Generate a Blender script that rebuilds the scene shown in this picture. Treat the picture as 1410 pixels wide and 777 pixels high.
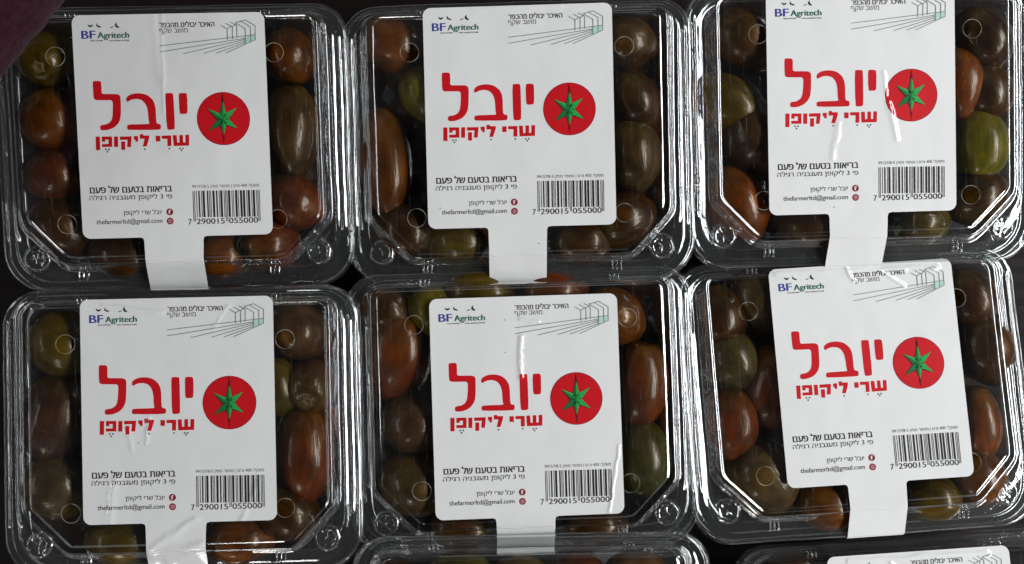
import bpy, bmesh, math, random
from mathutils import Vector, Matrix, Euler, noise, geometry

S = 0.00035                      # metres per layout unit (one unit is 0.35 mm)
CAM_H = 1150.0
scene = bpy.context.scene
COL = scene.collection
for o in list(bpy.data.objects):
    bpy.data.objects.remove(o)

# ------------------------------------------------------------------ camera
cam = bpy.data.cameras.new("camera")
cam.sensor_fit = 'HORIZONTAL'
cam.sensor_width = 36.0
cam.lens = 36.0 * CAM_H / 1410.0
cam.clip_start = 0.01
cam.clip_end = 100.0
cam_o = bpy.data.objects.new("camera", cam)
cam_o.location = (0, 0, CAM_H * S)
COL.objects.link(cam_o)
scene.camera = cam_o

# ------------------------------------------------------------------ world, lamps, exposure
world = bpy.data.worlds.new("World")
scene.world = world
world.use_nodes = True
wn = world.node_tree
bg = wn.nodes['Background']
# the shop around: a dim ceiling overhead, brighter shelves and lit walls lower down, broken up into patches
w_tc = wn.nodes.new('ShaderNodeTexCoord')
w_sep = wn.nodes.new('ShaderNodeSeparateXYZ')
wn.links.new(w_tc.outputs['Generated'], w_sep.inputs[0])
w_r = wn.nodes.new('ShaderNodeValToRGB')
w_r.color_ramp.elements[0].position = 0.0
w_r.color_ramp.elements[0].color = (0.05, 0.05, 0.05, 1)
w_r.color_ramp.elements[1].position = 0.84
w_r.color_ramp.elements[1].color = (0.022, 0.022, 0.023, 1)
for pos, v in ((0.22, 0.35), (0.45, 1.0), (0.64, 0.6), (0.75, 0.06)):
    e = w_r.color_ramp.elements.new(pos)
    e.color = (v * 0.95, v * 0.98, v, 1)
wn.links.new(w_sep.outputs[2], w_r.inputs[0])
w_n = wn.nodes.new('ShaderNodeTexNoise')
w_n.inputs['Scale'].default_value = 3.2
w_n.inputs['Detail'].default_value = 1.5
wn.links.new(w_tc.outputs['Generated'], w_n.inputs['Vector'])
w_m = wn.nodes.new('ShaderNodeMapRange')
w_m.inputs['From Min'].default_value = 0.42
w_m.inputs['From Max'].default_value = 0.62
w_m.inputs['To Min'].default_value = 0.15
w_m.inputs['To Max'].default_value = 1.6
wn.links.new(w_n.outputs[0], w_m.inputs[0])
w_s = wn.nodes.new('ShaderNodeVectorMath')
w_s.operation = 'SCALE'
wn.links.new(w_r.outputs[0], w_s.inputs[0])
wn.links.new(w_m.outputs[0], w_s.inputs['Scale'])
wn.links.new(w_s.outputs[0], bg.inputs['Color'])
bg.inputs['Strength'].default_value = 0.42

def lamp(name, loc, target, sx, sy, power, color, roll=0.0):
    l = bpy.data.lights.new(name, 'AREA')
    l.shape = 'RECTANGLE'
    l.size = sx
    l.size_y = sy
    l.energy = power
    l.color = color
    o = bpy.data.objects.new(name, l)
    o.location = loc
    d = Vector(target) - Vector(loc)
    zz = -d.normalized()
    yy = (Vector((0, 1, 0)) - zz * zz.y).normalized()      # the long side runs along the rows
    xx = yy.cross(zz)
    o.rotation_euler = Matrix((xx, yy, zz)).transposed().to_euler()
    COL.objects.link(o)
    return o

louvred = lamp("ceiling_tube_lamp", (1.38, 0.1, 1.12), (0.33, 0.1, 0), 0.32, 2.0, 8.3, (0.97, 0.985, 1.0))
louvred.data.spread = math.radians(70)
lamp("ceiling_tube_lamp", (-2.1, 0.0, 1.75), (0, 0, 0), 0.14, 1.9, 7.5, (0.97, 0.98, 1.0))
lamp("ceiling_spot_lamp", (-0.76, -2.7, 1.5), (-0.1, 0, 0), 0.6, 0.5, 10, (1.0, 0.97, 0.92))

scene.view_settings.view_transform = 'Standard'
scene.view_settings.look = 'None'
scene.view_settings.exposure = 0.0
scene.view_settings.gamma = 1.0
scene.render.engine = 'CYCLES'
scene.cycles.max_bounces = 12
scene.cycles.transparent_max_bounces = 40
scene.cycles.glossy_bounces = 4
scene.cycles.diffuse_bounces = 3
scene.cycles.caustics_reflective = False
scene.cycles.caustics_refractive = False

# ------------------------------------------------------------------ materials
class Nodes:
    def __init__(self, mat):
        mat.use_nodes = True
        self.t = mat.node_tree
        self.t.nodes.clear()
    def n(self, kind, **kw):
        nd = self.t.nodes.new(kind)
        for k, v in kw.items():
            setattr(nd, k, v)
        return nd
    def l(self, a, b):
        self.t.links.new(a, b)
    def math(self, op, a, b=None, clamp=False):
        nd = self.n('ShaderNodeMath', operation=op)
        nd.use_clamp = clamp
        for i, x in enumerate((a, b)):
            if x is None:
                continue
            if isinstance(x, (int, float)):
                nd.inputs[i].default_value = x
            else:
                self.l(x, nd.inputs[i])
        return nd.outputs[0]

def plastic(name, seed, strength=1.0, tint=(0.93, 0.95, 0.95), gain=3.7, gloss=(1, 1, 1)):
    m = bpy.data.materials.new(name)
    N = Nodes(m)
    tc = N.n('ShaderNodeTexCoord')
    mp = N.n('ShaderNodeMapping')
    mp.inputs['Location'].default_value = (seed * 1.7, seed * 0.9, seed)
    N.l(tc.outputs['Object'], mp.inputs['Vector'])
    n1 = N.n('ShaderNodeTexNoise')
    n1.inputs['Scale'].default_value = 95.0
    n1.inputs['Detail'].default_value = 3.0
    n2 = N.n('ShaderNodeTexNoise')
    n2.inputs['Scale'].default_value = 520.0
    n2.inputs['Detail'].default_value = 2.0
    N.l(mp.outputs[0], n1.inputs['Vector'])
    N.l(mp.outputs[0], n2.inputs['Vector'])
    b1 = N.n('ShaderNodeBump')
    b1.inputs['Strength'].default_value = 1.0
    b1.inputs['Distance'].default_value = 0.00007 * strength
    N.l(n1.outputs[0], b1.inputs['Height'])
    b2 = N.n('ShaderNodeBump')
    b2.inputs['Strength'].default_value = 1.0
    b2.inputs['Distance'].default_value = 0.000014 * strength
    N.l(n2.outputs[0], b2.inputs['Height'])
    N.l(b1.outputs[0], b2.inputs['Normal'])
    lw = N.n('ShaderNodeLayerWeight')          # same reflectance from either side of the thin sheet
    lw.inputs['Blend'].default_value = 0.5
    N.l(b2.outputs[0], lw.inputs['Normal'])
    f = N.math('POWER', lw.outputs['Facing'], 4.0)
    f = N.math('ADD', N.math('MULTIPLY', f, 0.9), 0.042)
    f = N.math('MULTIPLY', f, gain, clamp=True)
    f = N.math('MINIMUM', f, 0.9)
    tr = N.n('ShaderNodeBsdfTransparent')
    tr.inputs['Color'].default_value = (*tint, 1)
    gl = N.n('ShaderNodeBsdfGlossy')
    gl.inputs['Roughness'].default_value = 0.07
    gl.inputs['Color'].default_value = (*gloss, 1)
    N.l(b2.outputs[0], gl.inputs['Normal'])
    mx = N.n('ShaderNodeMixShader')
    N.l(f, mx.inputs[0])
    N.l(tr.outputs[0], mx.inputs[1])
    N.l(gl.outputs[0], mx.inputs[2])
    # handling haze in wiped patches, plus an even pale grey from the flange down
    df = N.n('ShaderNodeBsdfDiffuse')
    df.inputs['Color'].default_value = (0.78, 0.80, 0.80, 1)
    N.l(b2.outputs[0], df.inputs['Normal'])
    n3 = N.n('ShaderNodeTexNoise')
    n3.inputs['Scale'].default_value = 38.0
    n3.inputs['Detail'].default_value = 6.0
    n3.inputs['Roughness'].default_value = 0.65
    st = N.n('ShaderNodeVectorMath', operation='MULTIPLY')
    N.l(mp.outputs[0], st.inputs[0])
    st.inputs[1].default_value = (1.0, 0.35, 1.0)
    N.l(st.outputs[0], n3.inputs['Vector'])
    h1 = N.n('ShaderNodeMapRange')
    h1.inputs['From Min'].default_value = 0.42
    h1.inputs['From Max'].default_value = 0.78
    h1.inputs['To Min'].default_value = 0.0
    h1.inputs['To Max'].default_value = 0.012
    N.l(n3.outputs[0], h1.inputs[0])
    # hairline scratches
    w1 = N.n('ShaderNodeTexNoise')
    w1.inputs['Scale'].default_value = 60.0
    w1.inputs['Detail'].default_value = 1.0
    sk = N.n('ShaderNodeMapping')
    sk.inputs['Rotation'].default_value = (0, 0, 0.5 + seed)
    sk.inputs['Scale'].default_value = (9.0, 0.35, 1.0)
    N.l(mp.outputs[0], sk.inputs['Vector'])
    N.l(sk.outputs[0], w1.inputs['Vector'])
    sc_ = N.math('LESS_THAN', N.math('ABSOLUTE', N.math('SUBTRACT', w1.outputs[0], 0.66)), 0.006)
    h = N.math('ADD', h1.outputs[0], N.math('MULTIPLY', sc_, 0.04))
    z_ = N.n('ShaderNodeSeparateXYZ')
    N.l(tc.outputs['Object'], z_.inputs[0])
    zr = N.n('ShaderNodeMapRange')
    zr.inputs['From Min'].default_value = -6 * S
    zr.inputs['From Max'].default_value = -15 * S
    zr.inputs['To Min'].default_value = 0.0
    zr.inputs['To Max'].default_value = 0.016
    N.l(z_.outputs[2], zr.inputs[0])
    h = N.math('ADD', h, zr.outputs[0])
    m2 = N.n('ShaderNodeMixShader')
    N.l(h, m2.inputs[0])
    N.l(mx.outputs[0], m2.inputs[1])
    N.l(df.outputs[0], m2.inputs[2])
    out = N.n('ShaderNodeOutputMaterial')
    N.l(m2.outputs[0], out.inputs['Surface'])
    # the flange is more rippled than the flat top
    rp = N.math('ADD', N.math('MULTIPLY', zr.outputs[0], 0.0040), 0.000014 * strength)
    N.l(rp, b2.inputs['Distance'])
    return m

def rim_plastic():
    m = bpy.data.materials.new("cut plastic edge")
    N = Nodes(m)
    tr = N.n('ShaderNodeBsdfTransparent')
    p = N.n('ShaderNodeBsdfPrincipled')
    p.inputs['Base Color'].default_value = (0.62, 0.60, 0.52, 1)
    p.inputs['Roughness'].default_value = 0.15
    no = N.n('ShaderNodeTexNoise')
    no.inputs['Scale'].default_value = 140
    tc = N.n('ShaderNodeTexCoord')
    N.l(tc.outputs['Object'], no.inputs['Vector'])
    r = N.n('ShaderNodeMapRange')
    r.inputs['From Min'].default_value = 0.35
    r.inputs['From Max'].default_value = 0.75
    r.inputs['To Min'].default_value = 0.05
    r.inputs['To Max'].default_value = 0.42
    N.l(no.outputs[0], r.inputs[0])
    mx = N.n('ShaderNodeMixShader')
    N.l(r.outputs[0], mx.inputs[0])
    N.l(tr.outputs[0], mx.inputs[1])
    N.l(p.outputs[0], mx.inputs[2])
    out = N.n('ShaderNodeOutputMaterial')
    N.l(mx.outputs[0], out.inputs['Surface'])
    return m

def label_material(name, creases, seed, waviness=1.0):
    """coated paper: ink from the 'ink' colour attribute, creases (x0,y0,x1,y1,width,height) in layout units"""
    m = bpy.data.materials.new(name)
    N = Nodes(m)
    tc = N.n('ShaderNodeTexCoord')
    sep = N.n('ShaderNodeVectorMath', operation='MULTIPLY')
    N.l(tc.outputs['Object'], sep.inputs[0])
    sep.inputs[1].default_value = (1 / S, 1 / S, 0)
    P = sep.outputs[0]
    # slight warp so that creases are not ruler-straight
    wno = N.n('ShaderNodeTexNoise')
    wno.inputs['Scale'].default_value = 0.035
    wno.inputs['Detail'].default_value = 3
    off = N.n('ShaderNodeVectorMath', operation='ADD')
    N.l(P, off.inputs[0])
    off.inputs[1].default_value = (seed * 531.0, seed * 217.0, 0)
    N.l(off.outputs[0], wno.inputs['Vector'])
    wv = N.n('ShaderNodeVectorMath', operation='MULTIPLY_ADD')
    N.l(wno.outputs['Color'], wv.inputs[0])
    wv.inputs[1].default_value = (9, 9, 0)
    N.l(P, wv.inputs[2])
    PW = wv.outputs[0]
    total = None
    for (x0, y0, x1, y1, w, h) in creases:
        d = Vector((x1 - x0, y1 - y0, 0))
        L2 = max(d.length_squared, 1e-6)
        a = N.n('ShaderNodeVectorMath', operation='SUBTRACT')
        N.l(PW, a.inputs[0])
        a.inputs[1].default_value = (x0 + 4.5, y0 + 4.5, 0)
        dt = N.n('ShaderNodeVectorMath', operation='DOT_PRODUCT')
        N.l(a.outputs[0], dt.inputs[0])
        dt.inputs[1].default_value = d / L2
        t = N.math('ADD', dt.outputs['Value'], 0.0, clamp=True)
        sc = N.n('ShaderNodeVectorMath', operation='SCALE')
        sc.inputs[0].default_value = d
        N.l(t, sc.inputs['Scale'])
        sb = N.n('ShaderNodeVectorMath', operation='SUBTRACT')
        N.l(a.outputs[0], sb.inputs[0])
        N.l(sc.outputs[0], sb.inputs[1])
        ln = N.n('ShaderNodeVectorMath', operation='LENGTH')
        N.l(sb.outputs[0], ln.inputs[0])
        q = N.math('DIVIDE', ln.outputs['Value'], w)
        q = N.math('MULTIPLY', q, q)
        q = N.math('MULTIPLY', q, -1.0)
        q = N.math('EXPONENT', q)
        q = N.math('MULTIPLY', q, h)
        total = q if total is None else N.math('ADD', total, q)
    big = N.n('ShaderNodeTexNoise')
    big.inputs['Scale'].default_value = 0.012
    big.inputs['Detail'].default_value = 2
    N.l(off.outputs[0], big.inputs['Vector'])
    base = N.math('MULTIPLY', big.outputs[0], 4.0 * waviness)
    total = base if total is None else N.math('ADD', total, base)
    hgt = N.math('MULTIPLY', total, S)
    bp = N.n('ShaderNodeBump')
    bp.inputs['Strength'].default_value = 1.0
    bp.inputs['Distance'].default_value = 1.0
    N.l(hgt, bp.inputs['Height'])
    at = N.n('ShaderNodeAttribute', attribute_name='ink')
    # dust specks
    vo = N.n('ShaderNodeTexVoronoi')
    vo.inputs['Scale'].default_value = 0.022
    N.l(off.outputs[0], vo.inputs['Vector'])
    spk = N.math('LESS_THAN', vo.outputs['Distance'], 0.028)
    sel = N.n('ShaderNodeSeparateColor')
    N.l(vo.outputs['Color'], sel.inputs[0])
    spk = N.math('MULTIPLY', spk, N.math('GREATER_THAN', sel.outputs[0], 0.45))
    spk = N.math('MULTIPLY', spk, 0.55)
    mc = N.n('ShaderNodeMix', data_type='RGBA')
    N.l(spk, mc.inputs[0])
    N.l(at.outputs['Color'], mc.inputs[6])
    mc.inputs[7].default_value = (0.05, 0.045, 0.04, 1)
    p = N.n('ShaderNodeBsdfPrincipled')
    N.l(mc.outputs[2], p.inputs['Base Color'])
    p.inputs['Roughness'].default_value = 0.6
    p.inputs['Specular IOR Level'].default_value = 0.15
    p.inputs['Coat Weight'].default_value = 1.0
    p.inputs['Coat Roughness'].default_value = 0.075
    N.l(bp.outputs[0], p.inputs['Normal'])
    N.l(bp.outputs[0], p.inputs['Coat Normal'])
    out = N.n('ShaderNodeOutputMaterial')
    N.l(p.outputs[0], out.inputs['Surface'])
    return m

def tomato_material():
    m = bpy.data.materials.new("tomato skin")
    N = Nodes(m)
    oi = N.n('ShaderNodeObjectInfo')
    tc = N.n('ShaderNodeTexCoord')
    rv = N.n('ShaderNodeVectorMath', operation='SCALE')
    rv.inputs[0].default_value = (37.0, 11.0, 23.0)
    N.l(oi.outputs['Random'], rv.inputs['Scale'])
    ad = N.n('ShaderNodeVectorMath', operation='ADD')
    N.l(tc.outputs['Object'], ad.inputs[0])
    N.l(rv.outputs[0], ad.inputs[1])
    n1 = N.n('ShaderNodeTexNoise')
    n1.inputs['Scale'].default_value = 1.5
    n1.inputs['Detail'].default_value = 4
    N.l(ad.outputs[0], n1.inputs['Vector'])
    # lengthwise streaks: squeeze the pattern along the fruit's axis
    st = N.n('ShaderNodeVectorMath', operation='MULTIPLY')
    N.l(ad.outputs[0], st.inputs[0])
    st.inputs[1].default_value = (1.0, 0.22, 1.0)
    n2 = N.n('ShaderNodeTexNoise')
    n2.inputs['Scale'].default_value = 5.0
    n2.inputs['Detail'].default_value = 3
    N.l(st.outputs[0], n2.inputs['Vector'])
    # green shoulder at +Y end
    sx = N.n('ShaderNodeSeparateXYZ')
    N.l(tc.outputs['Object'], sx.inputs[0])
    sh = N.n('ShaderNodeMapRange')
    sh.inputs['From Min'].default_value = 0.1
    sh.inputs['From Max'].default_value = 1.05
    N.l(N.math('ADD', sx.outputs[1], N.math('MULTIPLY', N.math('SUBTRACT', n2.outputs[0], 0.5), 1.1)), sh.inputs[0])
    c1 = N.n('ShaderNodeMix', data_type='RGBA')
    N.l(N.math('MULTIPLY', sh.outputs[0], 0.65), c1.inputs[0])
    N.l(oi.outputs['Color'], c1.inputs[6])
    c1.inputs[7].default_value = (0.074, 0.042, 0.002, 1)
    r = N.n('ShaderNodeMapRange')
    r.inputs['From Min'].default_value = 0.3
    r.inputs['From Max'].default_value = 0.7
    r.inputs['To Min'].default_value = 0.45
    r.inputs['To Max'].default_value = 1.45
    N.l(n1.outputs[0], r.inputs[0])
    r2 = N.n('ShaderNodeMapRange')
    r2.inputs['From Min'].default_value = 0.3
    r2.inputs['From Max'].default_value = 0.7
    r2.inputs['To Min'].default_value = 0.75
    r2.inputs['To Max'].default_value = 1.2
    N.l(n2.outputs[0], r2.inputs[0])
    v = N.math('MULTIPLY', r.outputs[0], r2.outputs[0])
    c2 = N.n('ShaderNodeVectorMath', operation='SCALE')
    N.l(c1.outputs[2], c2.inputs[0])
    N.l(v, c2.inputs['Scale'])
    # tiny pale flecks
    n3 = N.n('ShaderNodeTexNoise')
    n3.inputs['Scale'].default_value = 22
    N.l(ad.outputs[0], n3.inputs['Vector'])
    fl = N.math('MULTIPLY', N.math('GREATER_THAN', n3.outputs[0], 0.69), 0.35)
    c3 = N.n('ShaderNodeMix', data_type='RGBA')
    N.l(fl, c3.inputs[0])
    N.l(c2.outputs[0], c3.inputs[6])
    c3.inputs[7].default_value = (0.20, 0.14, 0.06, 1)
    bp = N.n('ShaderNodeBump')
    bp.inputs['Strength'].default_value = 0.25
    bp.inputs['Distance'].default_value = 0.0012
    N.l(n2.outputs[0], bp.inputs['Height'])
    p = N.n('ShaderNodeBsdfPrincipled')
    N.l(c3.outputs[2], p.inputs['Base Color'])
    p.inputs['Roughness'].default_value = 0.36
    p.inputs['Specular IOR Level'].default_value = 0.34
    p.inputs['Specular Tint'].default_value = (1.0, 0.72, 0.42, 1)
    p.inputs['Coat Weight'].default_value = 0.40
    p.inputs['Coat Roughness'].default_value = 0.11
    N.l(bp.outputs[0], p.inputs['Coat Normal'])
    p.inputs['Subsurface Weight'].default_value = 0.0
    N.l(bp.outputs[0], p.inputs['Normal'])
    out = N.n('ShaderNodeOutputMaterial')
    N.l(p.outputs[0], out.inputs['Surface'])
    return m

def simple(name, color, rough=0.6, nscale=0, namp=0.3, bump=0.0, sheen=0.0):
    m = bpy.data.materials.new(name)
    N = Nodes(m)
    p = N.n('ShaderNodeBsdfPrincipled')
    p.inputs['Base Color'].default_value = (*color, 1)
    p.inputs['Roughness'].default_value = rough
    p.inputs['Sheen Weight'].default_value = sheen
    p.inputs['Specular IOR Level'].default_value = 0.15
    if nscale:
        tc = N.n('ShaderNodeTexCoord')
        no = N.n('ShaderNodeTexNoise')
        no.inputs['Scale'].default_value = nscale
        no.inputs['Detail'].default_value = 5
        N.l(tc.outputs['Object'], no.inputs['Vector'])
        r = N.n('ShaderNodeMapRange')
        r.inputs['From Min'].default_value = 0.3
        r.inputs['From Max'].default_value = 0.7
        r.inputs['To Min'].default_value = 1 - namp
        r.inputs['To Max'].default_value = 1 + namp
        N.l(no.outputs[0], r.inputs[0])
        sc = N.n('ShaderNodeVectorMath', operation='SCALE')
        sc.inputs[0].default_value = color
        N.l(r.outputs[0], sc.inputs['Scale'])
        N.l(sc.outputs[0], p.inputs['Base Color'])
        if bump:
            b = N.n('ShaderNodeBump')
            b.inputs['Distance'].default_value = bump
            N.l(no.outputs[0], b.inputs['Height'])
            N.l(b.outputs[0], p.inputs['Normal'])
    out = N.n('ShaderNodeOutputMaterial')
    N.l(p.outputs[0], out.inputs['Surface'])
    return m

M_RIM = rim_plastic()
M_TOM = tomato_material()
M_SCAR = simple("stem scar", (0.16, 0.10, 0.035), 0.6, 900, 0.5)
M_CALYX = simple("dried calyx", (0.06, 0.075, 0.03), 0.6, 400, 0.5)

# ------------------------------------------------------------------ helpers
def tag(o, label=None, cat=None, group=None, kind=None):
    if label: o['label'] = label
    if cat: o['category'] = cat
    if group: o['group'] = group
    if kind: o['kind'] = kind
    return o

def mesh_obj(name, verts, faces, mat, parent=None, smooth=True):
    me = bpy.data.meshes.new(name)
    me.from_pydata([tuple(v) for v in verts], [], faces)
    me.update()
    if smooth:
        for p in me.polygons:
            p.use_smooth = True
    me.materials.append(mat)
    o = bpy.data.objects.new(name, me)
    COL.objects.link(o)
    if parent:
        o.parent = parent
    return o

NC, NS = 14, 44     # points per corner, per straight side

def ring(xh, yf, yb, front, back, z, cx=0.0):
    """closed outline, counter-clockwise from the back right corner; front=('c',dx,dy,r) chamfer or ('r',radius)"""
    x0, x1 = cx - xh, cx + xh
    def arc(px, py, r, a0):
        return [Vector((px + r * math.cos(a0 + math.pi / 2 * i / (NC - 1)),
                        py + r * math.sin(a0 + math.pi / 2 * i / (NC - 1)), z)) for i in range(NC)]
    def cham(p0, pm, p1, r):
        # p0 -> p1 straight chamfer with softened ends toward the sides
        pts = []
        for i in range(NC):
            t = i / (NC - 1)
            pts.append(p0.lerp(p1, t))
        return pts
    br = arc(x1 - back, yb - back, back, 0)
    bl = arc(x0 + back, yb - back, back, math.pi / 2)
    if front[0] == 'r':
        r = front[1]
        fl = arc(x0 + r, yf + r, r, math.pi)
        fr = arc(x1 - r, yf + r, r, math.pi * 1.5)
    else:
        dx, dy = front[1], front[2]
        fl = cham(Vector((x0, yf + dy, z)), None, Vector((x0 + dx, yf, z)), 0)
        fr = cham(Vector((x1 - dx, yf, z)), None, Vector((x1, yf + dy, z)), 0)
    corners = [br, bl, fl, fr]
    out = []
    for i, c in enumerate(corners):
        nx = corners[(i + 1) % 4]
        out += c
        a, b = c[-1], nx[0]
        for k in range(1, NS):
            out.append(a.lerp(b, k / NS))
    return out

def relax(pts, n=2):
    for _ in range(n):
        L = len(pts)
        pts = [(pts[i - 1] + pts[i] * 2 + pts[(i + 1) % L]) / 4 for i in range(L)]
    return pts

def loft(keys, r=0.3, seg=3):
    """rings along the profile through key outlines with rounded bends"""
    rings = [keys[0]]
    for k in range(1, len(keys) - 1):
        A, B, C = keys[k - 1], keys[k], keys[k + 1]
        for s in range(seg + 1):
            t = s / seg
            row = []
            for a, b, c in zip(A, B, C):
                p = b.lerp(a, r)
                q = b.lerp(c, r)
                row.append(p * (1 - t) ** 2 + b * 2 * t * (1 - t) + q * t * t)
            rings.append(row)
    rings.append(keys[-1])
    return rings

def stitch(rings):
    n = len(rings[0])
    V, F = [], []
    for r_ in rings:
        V += r_
    for i in range(len(rings) - 1):
        for j in range(n):
            k = (j + 1) % n
            F.append((i * n + j, i * n + k, (i + 1) * n + k, (i + 1) * n + j))
    return V, F

def wobble(V, seed, amp, lo=0.009, hi=0.055, lock=None):
    for v in V:
        w = amp if lock is None else amp * lock(v)
        if w <= 0:
            continue
        p = Vector((v.x * lo + seed * 7.1, v.y * lo + seed * 3.3, v.z * lo * 3))
        q = Vector((v.x * hi + seed * 2.1, v.y * hi - seed * 5.3, v.z * hi * 2))
        d = noise.noise_vector(p) * 1.3 + noise.noise_vector(q) * 0.4
        v += d * w

VENTS = [(-149, 114), (149, 114), (-145, -116), (145, -116)]
VENT_R = 13.0

def build_lid(parent, mat, seed):
    k = []
    k.append(ring(197, -160, 160, ('c', 52, 53), 10, 0))
    k.append(relax(ring(201.5, -164.5, 162.5, ('c', 53, 54), 11, -2.1)))
    k.append(relax(ring(206, -169, 165, ('c', 55, 56), 13, 0.2)))
    k.append(relax(ring(210, -173, 167, ('c', 57, 58), 15, -0.4)))
    k.append(relax(ring(217, -180, 170.5, ('c', 61, 62), 19, -16), 3))
    fa = relax(ring(222, -185, 172.5, ('c', 64, 65), 24, -17.5), 4)
    fb = ring(243, -208, 184.5, ('r', 56), 46, -17.5)
    k.append(fa)
    rings = loft(k, 0.33, 3)
    # the flange: long rounded ribs that run along the two sides and die out before the corners
    def soft(a, b, v):
        t = max(0.0, min(1.0, (v - a) / (b - a)))
        return t * t * (3 - 2 * t)
    ph = seed * 0.7
    NR = 22
    for q in range(1, NR + 1):
        t = q / NR
        row = []
        for a, b in zip(fa, fb):
            p = a.lerp(b, t)
            w = soft(-142, -128, p.y) * soft(150, 138, p.y) * soft(200, 214, abs(p.x))
            fr_ = soft(-165, -180, p.y) + soft(160, 172, p.y)
            env = math.sin(math.pi * min(1.0, t * 1.02)) ** 0.5 if t < 0.98 else 0
            z = w * 1.35 * math.sin(2 * math.pi * (2.05 * t + 0.02)) * env + (1 - w) * 0.5 * math.sin(2 * math.pi * (1.4 * t + 0.1)) * env
            row.append(Vector((p.x, p.y, p.z + z)))
        rings.append(row)
    edge = loft([rings[-1], ring(245.5, -210, 186, ('r', 57), 47, -20), ring(245.5, -210, 186, ('r', 57), 47, -26.5), ring(248, -212.5, 188, ('r', 59), 49, -28.5)], 0.4, 3)
    rings += edge[1:]
    V, F = stitch(rings)
    V = [v.copy() for v in V]
    n = len(rings[0])
    wobble(V[n:], seed, 1.05, lock=lambda v: min(1.0, max(0.25, -v.z / 14.0)))
    bm = bmesh.new()
    bv = [bm.verts.new(v * S) for v in V]
    for f in F:
        bm.faces.new([bv[i] for i in f]).smooth = True
    # the flat top panel with its four vent holes
    edges = []
    for j in range(n):
        e = bm.edges.get((bv[j], bv[(j + 1) % n]))
        edges.append(e)
    for (x, y) in VENTS:
        c = [bm.verts.new(Vector((x + VENT_R * math.cos(2 * math.pi * i / 28), y + VENT_R * math.sin(2 * math.pi * i / 28), 0)) * S) for i in range(28)]
        for i in range(28):
            edges.append(bm.edges.new((c[i], c[(i + 1) % 28])))
    res = bmesh.ops.triangle_fill(bm, edges=edges, use_beauty=True, use_dissolve=False, normal=(0, 0, 1))
    for g in res['geom']:
        if isinstance(g, bmesh.types.BMFace):
            g.smooth = False
    bmesh.ops.recalc_face_normals(bm, faces=bm.faces)
    me = bpy.data.meshes.new("lid")
    bm.to_mesh(me)
    bm.free()
    me.materials.append(mat)
    lid = bpy.data.objects.new("lid", me)
    lid.parent = parent
    COL.objects.link(lid)
    # rims of the vents
    rng = random.Random(seed * 13 + 1)
    for (x, y) in VENTS:
        Vv, Ff = [], []
        a, b = 40, 6
        for i in range(a):
            t = 2 * math.pi * i / a
            rr = 0.55 + 0.35 * noise.noise(Vector((math.cos(t) * 2 + seed, math.sin(t) * 2, x)))
            for j in range(b):
                u = 2 * math.pi * j / b
                R = VENT_R + rr * math.cos(u)
                Vv.append(Vector((x + R * math.cos(t), y + R * math.sin(t), 0.4 + rr * math.sin(u))) * S)
        for i in range(a):
            for j in range(b):
                Ff.append((i * b + j, ((i + 1) % a) * b + j, ((i + 1) % a) * b + (j + 1) % b, i * b + (j + 1) % b))
        mesh_obj("vent_rim", Vv, Ff, M_RIM, lid)
    # moulded buttons in the front corners
    for (x, y) in ((-198, -163), (198, -163)):
        prof = [(0, 0.2), (2, 2.2), (4.5, 0.1), (7, 2.4), (9.5, 0.1), (12, 3.0), (15, 3.0), (18.5, -0.8)]
        a = 44
        Vv, Ff = [], []
        for (r, z) in prof:
            for i in range(a):
                t = 2 * math.pi * i / a
                zz = z + 1.8 * noise.noise(Vector((math.cos(t) * r * 0.30 + seed * 3 + x, math.sin(t) * r * 0.30, seed)))
                rr = r * (1 + 0.06 * noise.noise(Vector((math.cos(t) * 1.5, math.sin(t) * 1.5, r + seed))))
                Vv.append(Vector((x + rr * math.cos(t), y + rr * math.sin(t), -16.5 + zz)) * S)
        for k2 in range(len(prof) - 1):
            for i in range(a):
                Ff.append((k2 * a + i, k2 * a + (i + 1) % a, (k2 + 1) * a + (i + 1) % a, (k2 + 1) * a + i))
        mesh_obj("corner_button", Vv, Ff, mat, lid)
    # little moulded ribs on the front and back flange
    for (x, y) in ((-134, -188), (134, -188), (-134, 173.5), (134, 173.5)):
        Vv, Ff = [], []
        for q in (-6, 0, 6):
            b0 = len(Vv)
            hl = 7 if y < 0 else 4
            w = 1.6
            for (sx, sy, sz) in ((-w, -hl, 0), (w, -hl, 0), (w, hl, 0), (-w, hl, 0), (-w * .5, -hl * .7, 4), (w * .5, -hl * .7, 4), (w * .5, hl * .7, 4), (-w * .5, hl * .7, 4)):
                Vv.append(Vector((x + q + sx, y + sy + rng.uniform(-.6, .6), -17.0 + sz * rng.uniform(.7, 1.1))) * S)
            for f in ((4, 5, 6, 7), (0, 1, 5, 4), (1, 2, 6, 5), (2, 3, 7, 6), (3, 0, 4, 7)):
                Ff.append(tuple(b0 + i for i in f))
        mesh_obj("snap_rib", Vv, Ff, mat, lid, smooth=True)
    return lid

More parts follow.
